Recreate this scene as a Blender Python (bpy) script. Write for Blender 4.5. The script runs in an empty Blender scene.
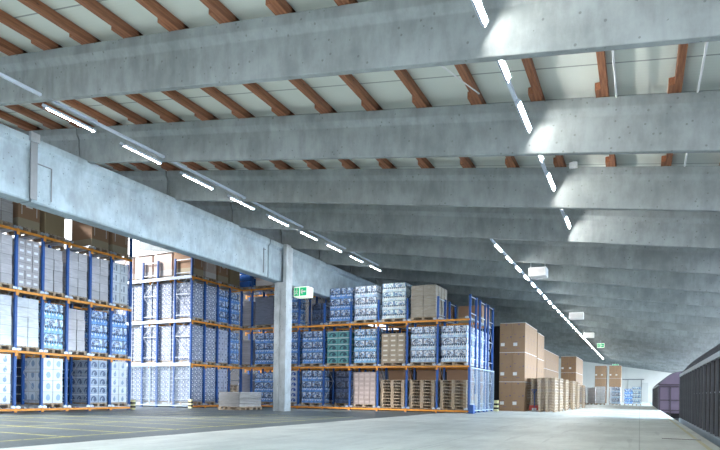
import bpy, math, random
from mathutils import Vector, Matrix
R = random.Random(7)
C = bpy.context.scene.collection
PI = math.pi

# ---------------------------------------------------------------- materials
class V:
    """tiny wrapper: python arithmetic becomes shader math nodes"""
    def __init__(s, nt, sock): s.nt, s.s = nt, sock
    def _m(s, op, *a, clamp=False):
        n = s.nt.nodes.new('ShaderNodeMath'); n.operation = op; n.use_clamp = clamp
        for i, x in enumerate((s,) + a):
            if isinstance(x, V): s.nt.links.new(x.s, n.inputs[i])
            else: n.inputs[i].default_value = x
        return V(s.nt, n.outputs[0])
    def __add__(s, o): return s._m('ADD', o)
    def __sub__(s, o): return s._m('SUBTRACT', o)
    def __mul__(s, o): return s._m('MULTIPLY', o)
    def __truediv__(s, o): return s._m('DIVIDE', o)
    def fract(s): return s._m('FRACT')
    def floor(s): return s._m('FLOOR')
    def abs(s): return s._m('ABSOLUTE')
    def sqrt(s): return s._m('SQRT')
    def lt(s, o): return s._m('LESS_THAN', o)
    def gt(s, o): return s._m('GREATER_THAN', o)
    def min(s, o): return s._m('MINIMUM', o)
    def max(s, o): return s._m('MAXIMUM', o)
    def sin(s): return s._m('SINE')
    def step(s, a, b):
        n = s.nt.nodes.new('ShaderNodeMapRange'); n.interpolation_type = 'SMOOTHSTEP'
        s.nt.links.new(s.s, n.inputs[0]); n.inputs[1].default_value = a; n.inputs[2].default_value = b
        return V(s.nt, n.outputs[0])

class Mat:
    def __init__(s, name, rough=.6, metal=0, coat=0, spec=.5):
        s.m = bpy.data.materials.new(name); s.m.use_nodes = True
        s.nt = s.m.node_tree; s.b = s.nt.nodes['Principled BSDF']
        s.b.inputs['Roughness'].default_value = rough
        s.b.inputs['Metallic'].default_value = metal
        s.b.inputs['Coat Weight'].default_value = coat
        s.b.inputs['Coat Roughness'].default_value = .15
        s.b.inputs['Specular IOR Level'].default_value = spec
        s._tc = None
    def tc(s, out='Object'):
        if not s._tc: s._tc = s.nt.nodes.new('ShaderNodeTexCoord')
        if out == 'Object' and getattr(s, 'vary', 0):
            if not getattr(s, '_sh', None):
                oi = s.nt.nodes.new('ShaderNodeObjectInfo'); mu = s.nt.nodes.new('ShaderNodeMath'); mu.operation = 'MULTIPLY'
                s.nt.links.new(oi.outputs['Random'], mu.inputs[0]); mu.inputs[1].default_value = 37.0
                ad = s.nt.nodes.new('ShaderNodeVectorMath'); ad.operation = 'ADD'
                s.nt.links.new(s._tc.outputs['Object'], ad.inputs[0]); s.nt.links.new(mu.outputs[0], ad.inputs[1]); s._sh = ad.outputs[0]; s._rnd = V(s.nt, oi.outputs['Random'])
            return s._sh
        return s._tc.outputs[out]
    def xyz(s, out='Object'):
        n = s.nt.nodes.new('ShaderNodeSeparateXYZ'); s.nt.links.new(s.tc(out), n.inputs[0])
        return [V(s.nt, o) for o in n.outputs]
    def noise(s, scale=5, detail=3, rough=.5, stretch=(1, 1, 1), out='Object', off=0):
        mp = s.nt.nodes.new('ShaderNodeMapping'); s.nt.links.new(s.tc(out), mp.inputs[0])
        mp.inputs[3].default_value = stretch; mp.inputs[1].default_value = (off, off, off)
        n = s.nt.nodes.new('ShaderNodeTexNoise'); s.nt.links.new(mp.outputs[0], n.inputs[0])
        n.inputs['Scale'].default_value = scale; n.inputs['Detail'].default_value = detail
        n.inputs['Roughness'].default_value = rough
        return V(s.nt, n.outputs[0])
    def voro(s, scale, stretch=(1, 1, 1), out='Object'):
        mp = s.nt.nodes.new('ShaderNodeMapping'); s.nt.links.new(s.tc(out), mp.inputs[0])
        mp.inputs[3].default_value = stretch
        n = s.nt.nodes.new('ShaderNodeTexVoronoi'); s.nt.links.new(mp.outputs[0], n.inputs[0])
        n.inputs['Scale'].default_value = scale
        return V(s.nt, n.outputs['Distance'])
    def white(s, a, b):
        cm = s.nt.nodes.new('ShaderNodeCombineXYZ'); s.nt.links.new(a.s, cm.inputs[0]); s.nt.links.new(b.s, cm.inputs[1])
        n = s.nt.nodes.new('ShaderNodeTexWhiteNoise'); n.noise_dimensions = '2D'; s.nt.links.new(cm.outputs[0], n.inputs[0])
        return V(s.nt, n.outputs[0])
    def mix(s, fac, a, b):
        n = s.nt.nodes.new('ShaderNodeMix'); n.data_type = 'RGBA'
        if isinstance(fac, V): s.nt.links.new(fac.s, n.inputs[0])
        else: n.inputs[0].default_value = fac
        for k, x in ((6, a), (7, b)):
            if isinstance(x, tuple): n.inputs[k].default_value = (x[0], x[1], x[2], 1)
            else: s.nt.links.new(x, n.inputs[k])
        return n.outputs[2]
    def col(s, c):
        if isinstance(c, tuple): s.b.inputs['Base Color'].default_value = (c[0], c[1], c[2], 1)
        else: s.nt.links.new(c, s.b.inputs['Base Color'])
        return s
    def rough(s, v): s.nt.links.new(v.s, s.b.inputs['Roughness']); return s
    def bump(s, v, strength=.3, dist=.02):
        n = s.nt.nodes.new('ShaderNodeBump'); n.inputs['Strength'].default_value = strength
        n.inputs['Distance'].default_value = dist
        s.nt.links.new(v.s, n.inputs['Height']); s.nt.links.new(n.outputs[0], s.b.inputs['Normal']); return s

M = {}
def simple(name, c, rough=.5, metal=0, var=.15, scale=6, coat=0):
    m = Mat(name, rough, metal, coat)
    d = tuple(x * (1 - var) for x in c); e = tuple(min(1, x * (1 + var)) for x in c)
    m.col(m.mix(m.noise(scale, 3), d, e)); M[name] = m.m
    return m

def concrete(name, c, along='X'):
    m = Mat(name, .8); m.vary = 1
    a = m.noise(1.1, 5, .6, (1, 1, 1)); b = m.noise(5, 5, .65, (1, 1, .35))
    pit = m.voro(7).lt(.13) * m.noise(4, 2, .5, off=2).gt(.46)
    pit2 = m.voro(2.3, (1, 1, 1.0)).lt(.06)
    col = m.mix((a * .6 + b * .4).step(.34, .66), tuple(x * .74 for x in c), tuple(x * 1.2 for x in c))
    col = m.mix(pit.max(pit2) * .55, col, (.09, .1, .1))
    st = m.noise(3.2, 3, .6, (1, 1, .04), off=9).step(.62, .74)
    col = m.mix(st * .22, col, (.12, .13, .13))
    lo = m.noise(.55, 3, .5, (.3, 1, 1), off=4).step(.52, .72)
    col = m.mix(lo * .25, col, (.26, .27, .25))
    col = m.mix((m._rnd * 7.3).fract() * .22, col, (.16, .18, .19))
    m.col(col); m.bump(a * .4 + m.noise(40, 3) * .3, .25, .02); M[name] = m.m
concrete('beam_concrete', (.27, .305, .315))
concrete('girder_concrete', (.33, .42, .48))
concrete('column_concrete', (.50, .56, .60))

def floor_mat():
    m = Mat('floor_concrete', .45)
    x, y, z = m.xyz()
    n1 = m.noise(.35, 5, .6); n2 = m.noise(2.5, 5, .65, (1, .25, 1)); n3 = m.noise(14, 3, .6)
    light = m.mix((n1 * .5 + n2 * .35 + n3 * .15).step(.36, .62), (.50, .54, .52), (.76, .81, .78))
    scr = m.noise(5, 2, .5, (1, .06, 1), off=3).step(.62, .7)
    light = m.mix(scr * .3, light, (.28, .30, .30))
    tx = (x / 3.0).fract().lt(.006); ty = (y / 5.0).fract().lt(.004)
    light = m.mix(tx.max(ty) * .5, light, (.25, .27, .27))
    dark = m.mix((n2 * .5 + n3 * .5).step(.35, .65), (.085, .108, .118), (.155, .188, .20))
    # painted yellow bay lines on the dark floor
    wear = m.noise(9, 3, .6, off=6).step(.30, .48)
    la = ((y / 1.27 + .28).fract() - .5).abs().lt(.027) * x.gt(-17.5) * x.lt(-8.7) * y.lt(17.6)
    lb = (((x + 8.8).abs()).lt(.035)).max(((x + 11.9).abs()).lt(.035)).max(((x + 15.2).abs()).lt(.035)) * y.lt(17.6)
    lc = ((x + 16.6).abs()).lt(.03)
    dark = m.mix(la.max(lb).max(lc) * wear * .9, dark, (.66, .62, .14))
    isdark = (x + (m.noise(1.2, 2) - .5) * .12).lt(-7.75)
    col = m.mix(isdark, light, dark)
    edge = x.gt(.98) * x.lt(1.05)
    col = m.mix(edge * wear * .6, col, (.55, .48, .16))
    m.col(col); m.rough(n2 * .35 + .28); m.bump(n3, .15, .01); M['floor'] = m.m
floor_mat()

m = Mat('timber', .65); g = m.noise(7, 4, .6, (4, .25, 4))
oi = m.nt.nodes.new('ShaderNodeObjectInfo')
cc = m.mix(g.step(.3, .7), (.21, .075, .038), (.43, .185, .09))
cc = m.mix(V(m.nt, oi.outputs['Random']) * .35, cc, (.22, .10, .06))
cc = m.mix(m.voro(5, (1, .35, 1)).lt(.07) * .8, cc, (.07, .03, .02)); m.col(cc); m.bump(g, .2, .01); M['timber'] = m.m

m = Mat('roof_sheet', .55); x, y, z = m.xyz()
rib = (y / .09).fract().step(.35, .65)
cc = m.mix(m.noise(1.2, 3), (.68, .74, .69), (.78, .83, .79))
cc = m.mix(((y - .25) / 1.1).fract().lt(.03) * .75, cc, (.2, .23, .24)); m.col(cc); m.bump(rib, .12, .008); M['roof_sheet'] = m.m

simple('orange_steel', (.80, .33, .05), .45, 0, .12)
simple('blue_steel', (.022, .095, .34), .4, 0, .15)
simple('galvanised', (.55, .60, .66), .38, .6, .15, 20)
simple('guard_wire', (.50, .62, .72), .4, .4, .1)
simple('white_paint', (.80, .82, .84), .4, 0, .04)
simple('lamp_housing', (.55, .62, .72), .35, .2, .05)
simple('rail_paint', (.62, .70, .82), .35, 0, .04)
simple('plastic_grey', (.20, .22, .24), .5)
simple('black_rubber', (.02, .02, .022), .6)
simple('end_wall_paint', (.70, .73, .72), .6, 0, .08, 1.5)
simple('door_paint', (.56, .60, .60), .5, 0, .06, 1.5)
simple('wall_shade', (.045, .05, .06), .8)  # shade colour for the added screen behind the racks
simple('ballast', (.10, .10, .10), .9, 0, .5, 30)
simple('wagon_dark', (.016, .015, .018), .75, 0, .35, 3).b.inputs['Specular IOR Level'].default_value = .15
simple('wagon_purple', (.12, .095, .15), .5, 0, .25, 2)
simple('wagon_frame', (.045, .035, .055), .5)
simple('wagon_grey', (.30, .36, .42), .45, .3, .2, 5)
simple('wagon_roof', (.10, .115, .125), .45, .4, .3, 3)
simple('wagon_rib', (.12, .13, .15), .5, .2, .25, 6)
simple('red_paint', (.5, .05, .03), .4)
simple('yellow_paint', (.72, .70, .38), .4)
simple('blue_drum', (.03, .14, .50), .25, 0, .3, 3, .4)
simple('green_sign', (0, .35, .16), .4, 0, .02)
m = Mat('sign_white', .4); m.col((.8, .85, .75)); m.b.inputs['Emission Color'].default_value = (.85, 1, .8, 1); m.b.inputs['Emission Strength'].default_value = .75; M['sign_white'] = m.m
m = Mat('sign_green', .4); m.col((0, .35, .16)); m.b.inputs['Emission Color'].default_value = (0.0, .42, .16, 1); m.b.inputs['Emission Strength'].default_value = .6; M['sign_green'] = m.m
m = Mat('tube_light', .4); m.col((1, 1, 1)); m.b.inputs['Emission Color'].default_value = (1, .97, .90, 1); m.b.inputs['Emission Strength'].default_value = 165; M['tube'] = m.m
m = Mat('tube_light_rail', .4); m.col((1, 1, 1)); m.b.inputs['Emission Color'].default_value = (1, .98, .94, 1); m.b.inputs['Emission Strength'].default_value = 60; M['tube_soft'] = m.m

m = Mat('pallet_wood', .75); g = m.noise(6, 4, .6, (1, 3, 3))
oi = m.nt.nodes.new('ShaderNodeObjectInfo')
cc = m.mix(g.step(.3, .7), (.28, .21, .14), (.58, .46, .33))
cc = m.mix(V(m.nt, oi.outputs['Random']).step(.2, .9) * .4, cc, (.38, .34, .31)); m.col(cc); M['pallet_wood'] = m.m

def carton_mat(name, c, band=None, logos=False):
    m = Mat(name, .75); x, y, z = m.xyz()
    n = m.noise(2.5, 3); cc = m.mix(n, tuple(v * .86 for v in c), tuple(min(1, v * 1.1) for v in c))
    if band: cc = m.mix(z.lt(.42), cc, band)
    if logos:
        t = m.tc('UV'); sp = m.nt.nodes.new('ShaderNodeSeparateXYZ'); m.nt.links.new(t, sp.inputs[0])
        u, v = V(m.nt, sp.outputs[0]), V(m.nt, sp.outputs[1])
        uf, vf = u.fract(), v.fract()
        d = None
        for (a, b, ra, rb) in ((.5, .95, .06, .015), (.88, .53, .05, .02), (.3, .36, .12, .006), (.45, .14, .14, .006), (.2, .62, .09, .006), (.6, .5, .07, .006)):
            e = ((uf - a).abs() / ra).max((vf - b).abs() / rb).lt(1.0)
            d = e if d is None else d.max(e)
        cc = m.mix(d * .75, cc, (.06, .08, .25))
    m.col(cc); M[name] = m.m
carton_mat('carton_brown', (.36, .215, .13), (.40, .34, .24))
carton_mat('carton_olive', (.33, .25, .15))
carton_mat('carton_pale', (.62, .50, .45), (.70, .66, .64))
carton_mat('carton_tall', (.35, .225, .135), None, True)
simple('paper_label', (.82, .83, .82), .5, 0, .03)
simple('cap_board', (.72, .70, .68), .6, 0, .05)

def uvm(m):
    sp = m.nt.nodes.new('ShaderNodeSeparateXYZ'); m.nt.links.new(m.tc('UV'), sp.inputs[0])
    u, v = V(m.nt, sp.outputs[0]), V(m.nt, sp.outputs[1])
    return u, v, u.fract(), v.fract()
def ell(u, v, a, b, ra, rb):
    p = (u - a) / ra; q = (v - b) / rb
    return (p * p + q * q).sqrt()
def film(m, c, amt=.35):
    """stretch film folds: brighter streaks across the load"""
    f = m.noise(5, 4, .7, (.5, .5, 5)).step(.5, .72)
    return m.mix(f * amt, c, (.85, .88, .92))
def load_mat(name, kind, base, ink, ink2=(.8, .84, .9), coat=.5, filmamt=.3):
    m = Mat(name, .4, 0, coat); u, v, uf, vf = uvm(m)
    rnd = m.white(u.floor(), v.floor())
    seam = (uf.min(uf * -1 + 1)).min(vf.min(vf * -1 + 1))
    cc = m.mix(rnd, tuple(x * .9 for x in base), tuple(min(1, x * 1.06) for x in base))
    if kind == 'icon':        # printed bottle mark
        e = ell(uf, vf, .5, .40, .17, .24).lt(1.0).max(ell(uf, vf, .55, .68, .06, .14).lt(1.0))
        e = e * (m.noise(14, 2, .5) .step(.3, .5) * .5 + .5)
        cc = m.mix(e, cc, ink)
    elif kind == 'blob':
        e = ell(uf + (m.noise(7, 2) - .5) * .15, vf, .55, .5, .22, .28).lt(1.0)
        cc = m.mix(e, cc, ink)
    elif kind == 'arch':
        r = ell(uf, vf, .5, .3, .34, .48); ring = r.lt(1.0) * r.gt(.62) * vf.gt(.22)
        cc = m.mix(ring.max(ell(uf, vf, .62, .35, .16, .22).lt(1.0)), cc, ink)
        cc = m.mix(vf.gt(.9), cc, (.8, .85, .9))
    elif kind == 'dot':
        e = ell(uf, vf, .5, .5, .13, .2).lt(1.0); cc = m.mix(e, cc, ink)
    elif kind == 'glyph':
        e = ((uf - .5).abs().lt(.09) * (vf - .5).abs().lt(.3)).max((uf - .2).abs().lt(.06) * (vf - .35).abs().lt(.12))
        cc = m.mix(e * .8, cc, ink)
    elif kind == 'label':
        e = (uf - .5).abs().lt(.28) * (vf - .5).abs().lt(.15); cc = m.mix(e, cc, ink2)
    elif kind == 'mottle':
        r = ell(uf, vf, .5, .45, .36, .4); ring = r.lt(1.0) * r.gt(.5)
        cc = m.mix(ring * .75, cc, ink); cc = m.mix(ell(uf, vf, .1, .8, .2, .16).lt(1.0).max(ell(uf, vf, .5, .45, .13, .16).lt(1.0)), cc, ink2)
        cc = m.mix(m.noise(16, 2).step(.5, .62) * .5, cc, ink)
    elif kind == 'plain':
        cc = m.mix(m.noise(4, 4, .6, (.6, .6, 3)).step(.35, .7) * .6, cc, ink)
    elif kind == 'bottles':   # uv in packs: lower half bottle crowns, upper half dark arcs of the printed film
        low = vf.lt(.44)
        q = (uf * 4).fract(); spot = ell(q, vf, .5, .28, .26, .09).lt(1.0)
        a1 = m.mix(m.noise(9, 3, .6).step(.35, .65), base, tuple(min(1, x * 1.6 + .05) for x in base))
        a1 = m.mix(spot, a1, ink2)
        wob = (m.noise(6, 2, .5, off=8) - .5) * .22; r = ell(uf + wob, vf, .48, .52, .40, .42); arc = r.lt(1.0) * r.gt(.66); core = ell(uf, vf, .5, .62, .22, .13).lt(1.0)
        a2 = m.mix(m.noise(11, 3, .6, off=5).step(.42, .58), tuple(min(1, x * 1.3 + .10) for x in base), ink2)
        a2 = m.mix((arc.max(core) * m.noise(9, 4, .7).step(.40, .60)), a2, ink)
        a2 = m.mix((uf * 1).lt(.10).max(uf.gt(.93)) * .8, a2, ink)
        cc = m.mix(low, a2, a1)
    if kind != 'bottles': cc = m.mix(seam.lt(.022) * .6, cc, tuple(x * .35 for x in base))
    cc = film(m, cc, filmamt)
    m.col(cc); m.rough(m.noise(6, 3, .6, (.5, .5, 4)) * .5 + .15)
    m.bump(m.noise(7, 4, .7, (.5, .5, 4)), .35, .03); M[name] = m.m
load_mat('water_blue', 'bottles', (.07, .22, .52), (.015, .03, .12), (.70, .82, .95), .6, .16)
load_mat('water_bright', 'bottles', (.17, .40, .70), (.02, .05, .14), (.90, .94, .98), .6, .28)
load_mat('water_white', 'bottles', (.36, .50, .74), (.05, .08, .18), (.93, .94, .97), .6, .45)
load_mat('water_silver', 'bottles', (.52, .70, .86), (.05, .22, .50), (.92, .94, .97), .7, .4)
load_mat('water_navy', 'bottles', (.025, .06, .16), (.01, .015, .04), (.10, .18, .34), .5, .04)
load_mat('water_teal', 'arch', (.10, .34, .36), (.02, .08, .12), coat=.4, filmamt=.1)
load_mat('case_icon', 'icon', (.78, .86, .94), (.25, .38, .56), coat=.2, filmamt=.1)
load_mat('case_blob', 'blob', (.78, .86, .95), (.30, .46, .66), coat=.2, filmamt=.1)
load_mat('case_arch', 'arch', (.36, .46, .60), (.06, .10, .20), coat=.4, filmamt=.15)
load_mat('case_archblue', 'arch', (.55, .64, .78), (.03, .10, .42), coat=.2, filmamt=.05)
load_mat('case_dark', 'arch', (.04, .07, .15), (.01, .02, .05), coat=.4, filmamt=.04)
load_mat('case_slate', 'dot', (.16, .21, .33), (.015, .02, .04), coat=.1, filmamt=.02)
load_mat('case_dot', 'dot', (.44, .50, .64), (.08, .10, .22), coat=.1, filmamt=.05)
load_mat('case_glyph', 'glyph', (.58, .63, .68), (.12, .16, .22), coat=.2, filmamt=.1)
load_mat('case_label', 'label', (.44, .42, .44), (.1, .1, .1), (.80, .83, .88), .2, .08)
load_mat('case_tan', 'label', (.46, .37, .27), (.1, .1, .1), (.80, .76, .68), .1, .03)
load_mat('case_rose', 'label', (.46, .38, .36), (.1, .1, .1), (.55, .47, .46), .1, .03)
load_mat('case_mottle', 'mottle', (.42, .49, .62), (.10, .13, .26), (.85, .89, .95), .4, .2)
load_mat('wrap_grey', 'plain', (.52, .51, .53), (.36, .35, .38), coat=.5, filmamt=.3)
load_mat('wrap_silver', 'plain', (.68, .73, .78), (.42, .46, .52), coat=.8, filmamt=.6)
load_mat('wrap_tan', 'plain', (.42, .37, .30), (.30, .26, .20), coat=.4, filmamt=.25)
load_mat('wrap_shadow', 'plain', (.20, .22, .28), (.12, .13, .18), coat=.4, filmamt=.12)  # wrap toned dark as shade for the filler pallets
load_mat('trays', 'plain', (.50, .50, .50), (.34, .34, .34), coat=.1, filmamt=.0)
simple('case_core', (.05, .08, .15), .7)

# ---------------------------------------------------------------- mesh builder
class MB:
    def __init__(s): s.v = []; s.f = []; s.uv = []; s.mi = []
    def quad(s, pts, uv=None, mi=0):
        k = len(s.v); s.v += [tuple(p) for p in pts]; s.f.append(tuple(range(k, k + len(pts))))
        s.uv.append(uv or [(0, 0), (1, 0), (1, 1), (0, 1)][:len(pts)] if len(pts) <= 4 else [(0, 0)] * len(pts)); s.mi.append(mi)
    def box(s, x0, y0, z0, x1, y1, z1, mi=0, uo=None, t=None):
        a, b = (uo if uo else (0, 0))
        U = [(a + .001, b + .001), (a + .999, b + .001), (a + .999, b + .999), (a + .001, b + .999)]
        p = [(x0, y0, z0), (x1, y0, z0), (x1, y1, z0), (x0, y1, z0), (x0, y0, z1), (x1, y0, z1), (x1, y1, z1), (x0, y1, z1)]
        if t: p = [tuple(t @ Vector(q)) for q in p]
        k = len(s.v); s.v += p
        for f in ((0, 3, 2, 1), (4, 5, 6, 7), (0, 1, 5, 4), (1, 2, 6, 5), (2, 3, 7, 6), (3, 0, 4, 7)):
            s.f.append(tuple(k + i for i in f)); s.uv.append(U); s.mi.append(mi)
    def bar(s, p, q, w, h=None, mi=0):
        h = h or w; p, q = Vector(p), Vector(q); d = (q - p); L = d.length
        up = Vector((0, 0, 1)) if abs(d.normalized().z) < .95 else Vector((0, 1, 0))
        x = d.normalized(); y = up.cross(x).normalized(); z = x.cross(y)
        t = Matrix(((x.x, y.x, z.x, p.x), (x.y, y.y, z.y, p.y), (x.z, y.z, z.z, p.z), (0, 0, 0, 1)))
        s.box(0, -w / 2, -h / 2, L, w / 2, h / 2, mi, None, t)
    def cyl(s, p, q, r, n=10, mi=0, r2=None):
        r2 = r if r2 is None else r2
        p, q = Vector(p), Vector(q); d = (q - p).normalized()
        up = Vector((0, 0, 1)) if abs(d.z) < .95 else Vector((1, 0, 0))
        a = up.cross(d).normalized(); b = d.cross(a); k = len(s.v)
        for c, rr in ((p, r), (q, r2)):
            for i in range(n):
                t = 2 * PI * i / n; s.v.append(tuple(c + a * math.cos(t) * rr + b * math.sin(t) * rr))
        for i in range(n):
            j = (i + 1) % n; s.f.append((k + i, k + j, k + n + j, k + n + i)); s.uv.append([(0, 0)] * 4); s.mi.append(mi)
        s.f.append(tuple(k + i for i in reversed(range(n)))); s.uv.append([(0, 0)] * n); s.mi.append(mi)
        s.f.append(tuple(k + n + i for i in range(n))); s.uv.append([(0, 0)] * n); s.mi.append(mi)
    def prism(s, prof, a, b, axis='Y', mi=0):
        """closed profile extruded along X or Y"""
        n = len(prof); k = len(s.v)
        for t in (a, b):
            for (p, q) in prof: s.v.append((p, t, q) if axis == 'Y' else (t, p, q))
        for i in range(n):
            j = (i + 1) % n; s.f.append((k + i, k + j, k + n + j, k + n + i)); s.uv.append([(0, 0), (1, 0), (1, 1), (0, 1)]); s.mi.append(mi)
        s.f.append(tuple(k + i for i in reversed(range(n)))); s.uv.append([(0, 0)] * n); s.mi.append(mi)
        s.f.append(tuple(k + n + i for i in range(n))); s.uv.append([(0, 0)] * n); s.mi.append(mi)
    def mesh(s, name, mats, smooth=False):
        me = bpy.data.meshes.new(name); me.from_pydata(s.v, [], s.f)
        ul = me.uv_layers.new(name='UVMap'); k = 0; flat = []
        for u in s.uv:
            for q in u: flat += [q[0], q[1]]
        ul.data.foreach_set('uv', flat)
        me.polygons.foreach_set('material_index', s.mi)
        if smooth: me.polygons.foreach_set('use_smooth', [True] * len(s.f))
        for x in mats: me.materials.append(M[x])
        me.update(); return me
    def build(s, name, mats, parent=None, loc=(0, 0, 0), bevel=0, smooth=False):
        if isinstance(mats, str): mats = [mats]
        # keep the object's origin near its geometry
        me = s.mesh(name, mats, smooth); return link(name, me, parent, loc, bevel)
def link(name, me, parent=None, loc=(0, 0, 0), bevel=0):
    o = bpy.data.objects.new(name, me); C.objects.link(o); o.location = loc
    if parent: o.parent = parent
    if bevel:
        b = o.modifiers.new('b', 'BEVEL'); b.width = bevel; b.segments = 2; b.limit_method = 'ANGLE'
    return o
def tag(o, label, cat, group=None, kind=None):
    o['label'] = label
    if cat: o['category'] = cat
    if group: o['group'] = group
    if kind: o['kind'] = kind
    return o
def empty(name, loc, rz=0):
    o = bpy.data.objects.new(name, None); C.objects.link(o); o.location = loc; o.rotation_euler = (0, 0, rz); o.empty_display_size = .2
    return o
ORD = ['first', 'second', 'third', 'fourth', 'fifth', 'sixth', 'seventh', 'eighth', 'ninth', 'tenth', 'eleventh', 'twelfth', 'thirteenth', 'fourteenth',
       'fifteenth', 'sixteenth', 'seventeenth', 'eighteenth', 'nineteenth', 'twentieth', 'twenty-first', 'twenty-second', 'twenty-third', 'twenty-fourth', 'twenty-fifth', 'twenty-sixth', 'twenty-seventh', 'twenty-eighth', 'twenty-ninth', 'thirtieth',
       'thirty-first', 'thirty-second', 'thirty-third', 'thirty-fourth', 'thirty-fifth', 'thirty-sixth', 'thirty-seventh', 'thirty-eighth', 'thirty-ninth', 'fortieth']
def struct(o, label): o['kind'] = 'structure'; o['label'] = label; return o

# ---------------------------------------------------------------- fitted layout
H = .8166
Z0, SL = 4.968, -.1517            # underside of the roof beams: z = Z0 + SL*x
Y1, DY, NB = 7.539, 3.321, 27
XG, ZT, ZB = -13.99, 7.09, 5.505  # long girder
S = 2.05                          # rack level spacing
XF, YF, PF = -6.68, 24.59, 1.456  # back rack
XL, YL, PL = -18.94, 17.11, .9705 # near rack plane; middle rack shares the plane
YM, PM = 20.70, .94
XW = 1.2                          # platform edge
YE = 97.0                         # end wall
XR, XLR = 5.5, -23.2              # roof runs between these
roof = lambda x: Z0 + SL * x

# ---------------------------------------------------------------- setting
b = MB(); b.box(-45, -10, -1.2, XW, YE + 1, 0); struct(b.build('floor', 'floor'), 'warehouse floor, pale concrete beside dark asphalt with yellow bay lines')
b = MB(); b.box(XW + .001, -10, -1.25, 30, YE + 10, -1.15); struct(b.build('ground_trackbed', 'ballast'), 'dark ballast of the track bed below the platform')
b = MB(); 
for xr in (1.95, 3.39): b.box(xr, -10, -1.15, xr + .07, YE + 5, -1.0)
tag(b.build('railway_track', 'galvanised'), 'pair of steel rails running under the freight wagons', 'rails')
b = MB(); b.box(-45, YE, 0, 7, YE + .3, 12); struct(b.build('wall_back', 'end_wall_paint'), 'white end wall of the hall far behind the wagons')
b = MB(); b.box(-45.3, -10, 0, -45, YE, 7); struct(b.build('wall_left', 'white_paint'), 'white outer wall far beyond the racks')
b = MB(); b.prism([(-44.9, 0), (-15, 0), (-15, 8.2), (-23.1, 9.45), (-23.15, 8.5), (-44.9, 8.5)], 31.6, 31.8, 'Y'); b.box(-15, 31.6, 0, -6.85, 31.8, 4.6); struct(b.build('wall_rear_shade', 'wall_shade'), 'added dark screen behind the racks, shade put into its colour')  # added screen that keeps the gaps behind the racks dark
b = MB(); b.box(7.4, -10, -1.2, 7.7, YE, -.2); struct(b.build('wall_right', 'end_wall_paint'), 'low outer wall beyond the railway track')
d = MB(); d.box(-1.6, YE - .09, 0, .15, YE - .001, 3.4); d = struct(d.build('door_1', 'door_paint'), 'pale grey sliding door in the end wall')
t = MB(); t.box(-2.4, YE - .14, 3.42, .6, YE - .002, 3.56); t.build('door_rail', 'plastic_grey', d)
t = MB(); t.box(.17, YE - .12, 0, .27, YE - .002, 3.4); t.build('door_frame', 'plastic_grey', d)
t = MB(); t.box(.35, YE - .06, 0, 1.15, YE - .002, 3.0); struct(t.build('door_2', 'door_paint'), 'narrow grey door panel beside the sliding door in end wall')

# roof sheeting, one sheet field per beam bay
BD = .92
for k in range(-4, NB):
    ya = Y1 + k * DY; yb = ya + DY
    m_ = MB()
    L = math.hypot(XR - XLR, SL * (XR - XLR)); 
    za, zb = roof(XLR) + BD + .2, roof(XR) + BD + .2
    m_.prism([(XLR, za), (XR, zb), (XR, zb + .06), (XLR, za + .06)], ya, yb - .002, 'Y')
    o = m_.build('ceiling_sheet', 'roof_sheet'); o.data.transform(Matrix.Translation((0, -ya, 0))); o.location.y = ya
    struct(o, 'pale ribbed roof sheeting, %s bay behind the nearest beam' % ORD[k] if k > -1 else 'pale ribbed roof sheeting above the camera side, bay %s' % ('one', 'two', 'three', 'four')[k + 4])

# precast roof beams: web with a thicker top flange, a right piece and a left piece meeting over the girder
prof = [(-.06, 0), (.06, 0), (.075, .62), (.15, .74), (.15, BD), (-.15, BD), (-.15, .74), (-.075, .62)]
def beam_mesh(x0, x1):
    m_ = MB(); n = len(prof); k = 0
    for x in (x0, x1):
        for (y, z) in prof: m_.v.append((x, y, z + SL * (x - XG)))
    for i in range(n):
        j = (i + 1) % n; m_.f.append((i, j, n + j, n + i)); m_.uv.append([(0, 0)] * 4); m_.mi.append(0)
    m_.f.append(tuple(reversed(range(n)))); m_.uv.append([(0, 0)] * n); m_.mi.append(0)
    m_.f.append(tuple(n + i for i in range(n))); m_.uv.append([(0, 0)] * n); m_.mi.append(0)
    return m_.mesh('roof_beam', ['beam_concrete'])
me_r = beam_mesh(XG + .02, XR); me_l = beam_mesh(-26, XG - .03)
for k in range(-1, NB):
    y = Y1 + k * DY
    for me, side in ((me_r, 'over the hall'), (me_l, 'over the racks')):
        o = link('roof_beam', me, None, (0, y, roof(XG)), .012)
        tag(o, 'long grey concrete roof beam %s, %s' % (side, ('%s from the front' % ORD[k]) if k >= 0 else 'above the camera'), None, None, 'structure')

# timber purlins with lapped ends
def purlin_mesh(seed):
    r = random.Random(seed); m_ = MB()
    m_.box(-.055, .0, 0, .055, DY + .12, .17)
    s = -1
    m_.box(s * .145, DY - .42, .0, s * .056, DY + .1, .13)
    for yy in (.5, DY - .5): m_.cyl((-.075 if s < 0 else .075, yy, .08), (.065, yy, .08), .012, 6)
    return m_.mesh('timber_purlin', ['timber'])
pms = [purlin_mesh(i) for i in range(3)]
for k in range(-1, 4):
    y = Y1 + k * DY
    for j in range(-14, 13):
        x = -7.2 + 1.1 * j
        if x < XLR + .3 or x > XR - .3: continue
        o = link('roof_beam_purlin', pms[(j + k) % 3], None, (x, y, roof(x) + BD + .01), .006)
        o.name = 'timber_purlin'
        tag(o, 'brown timber purlin, %s from the low eave in the %s' % (ORD[12 - j], 'bay above the camera' if k < 0 else '%s roof bay' % ORD[k]), None, 'timber purlins under the roof sheeting', 'structure')

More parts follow.
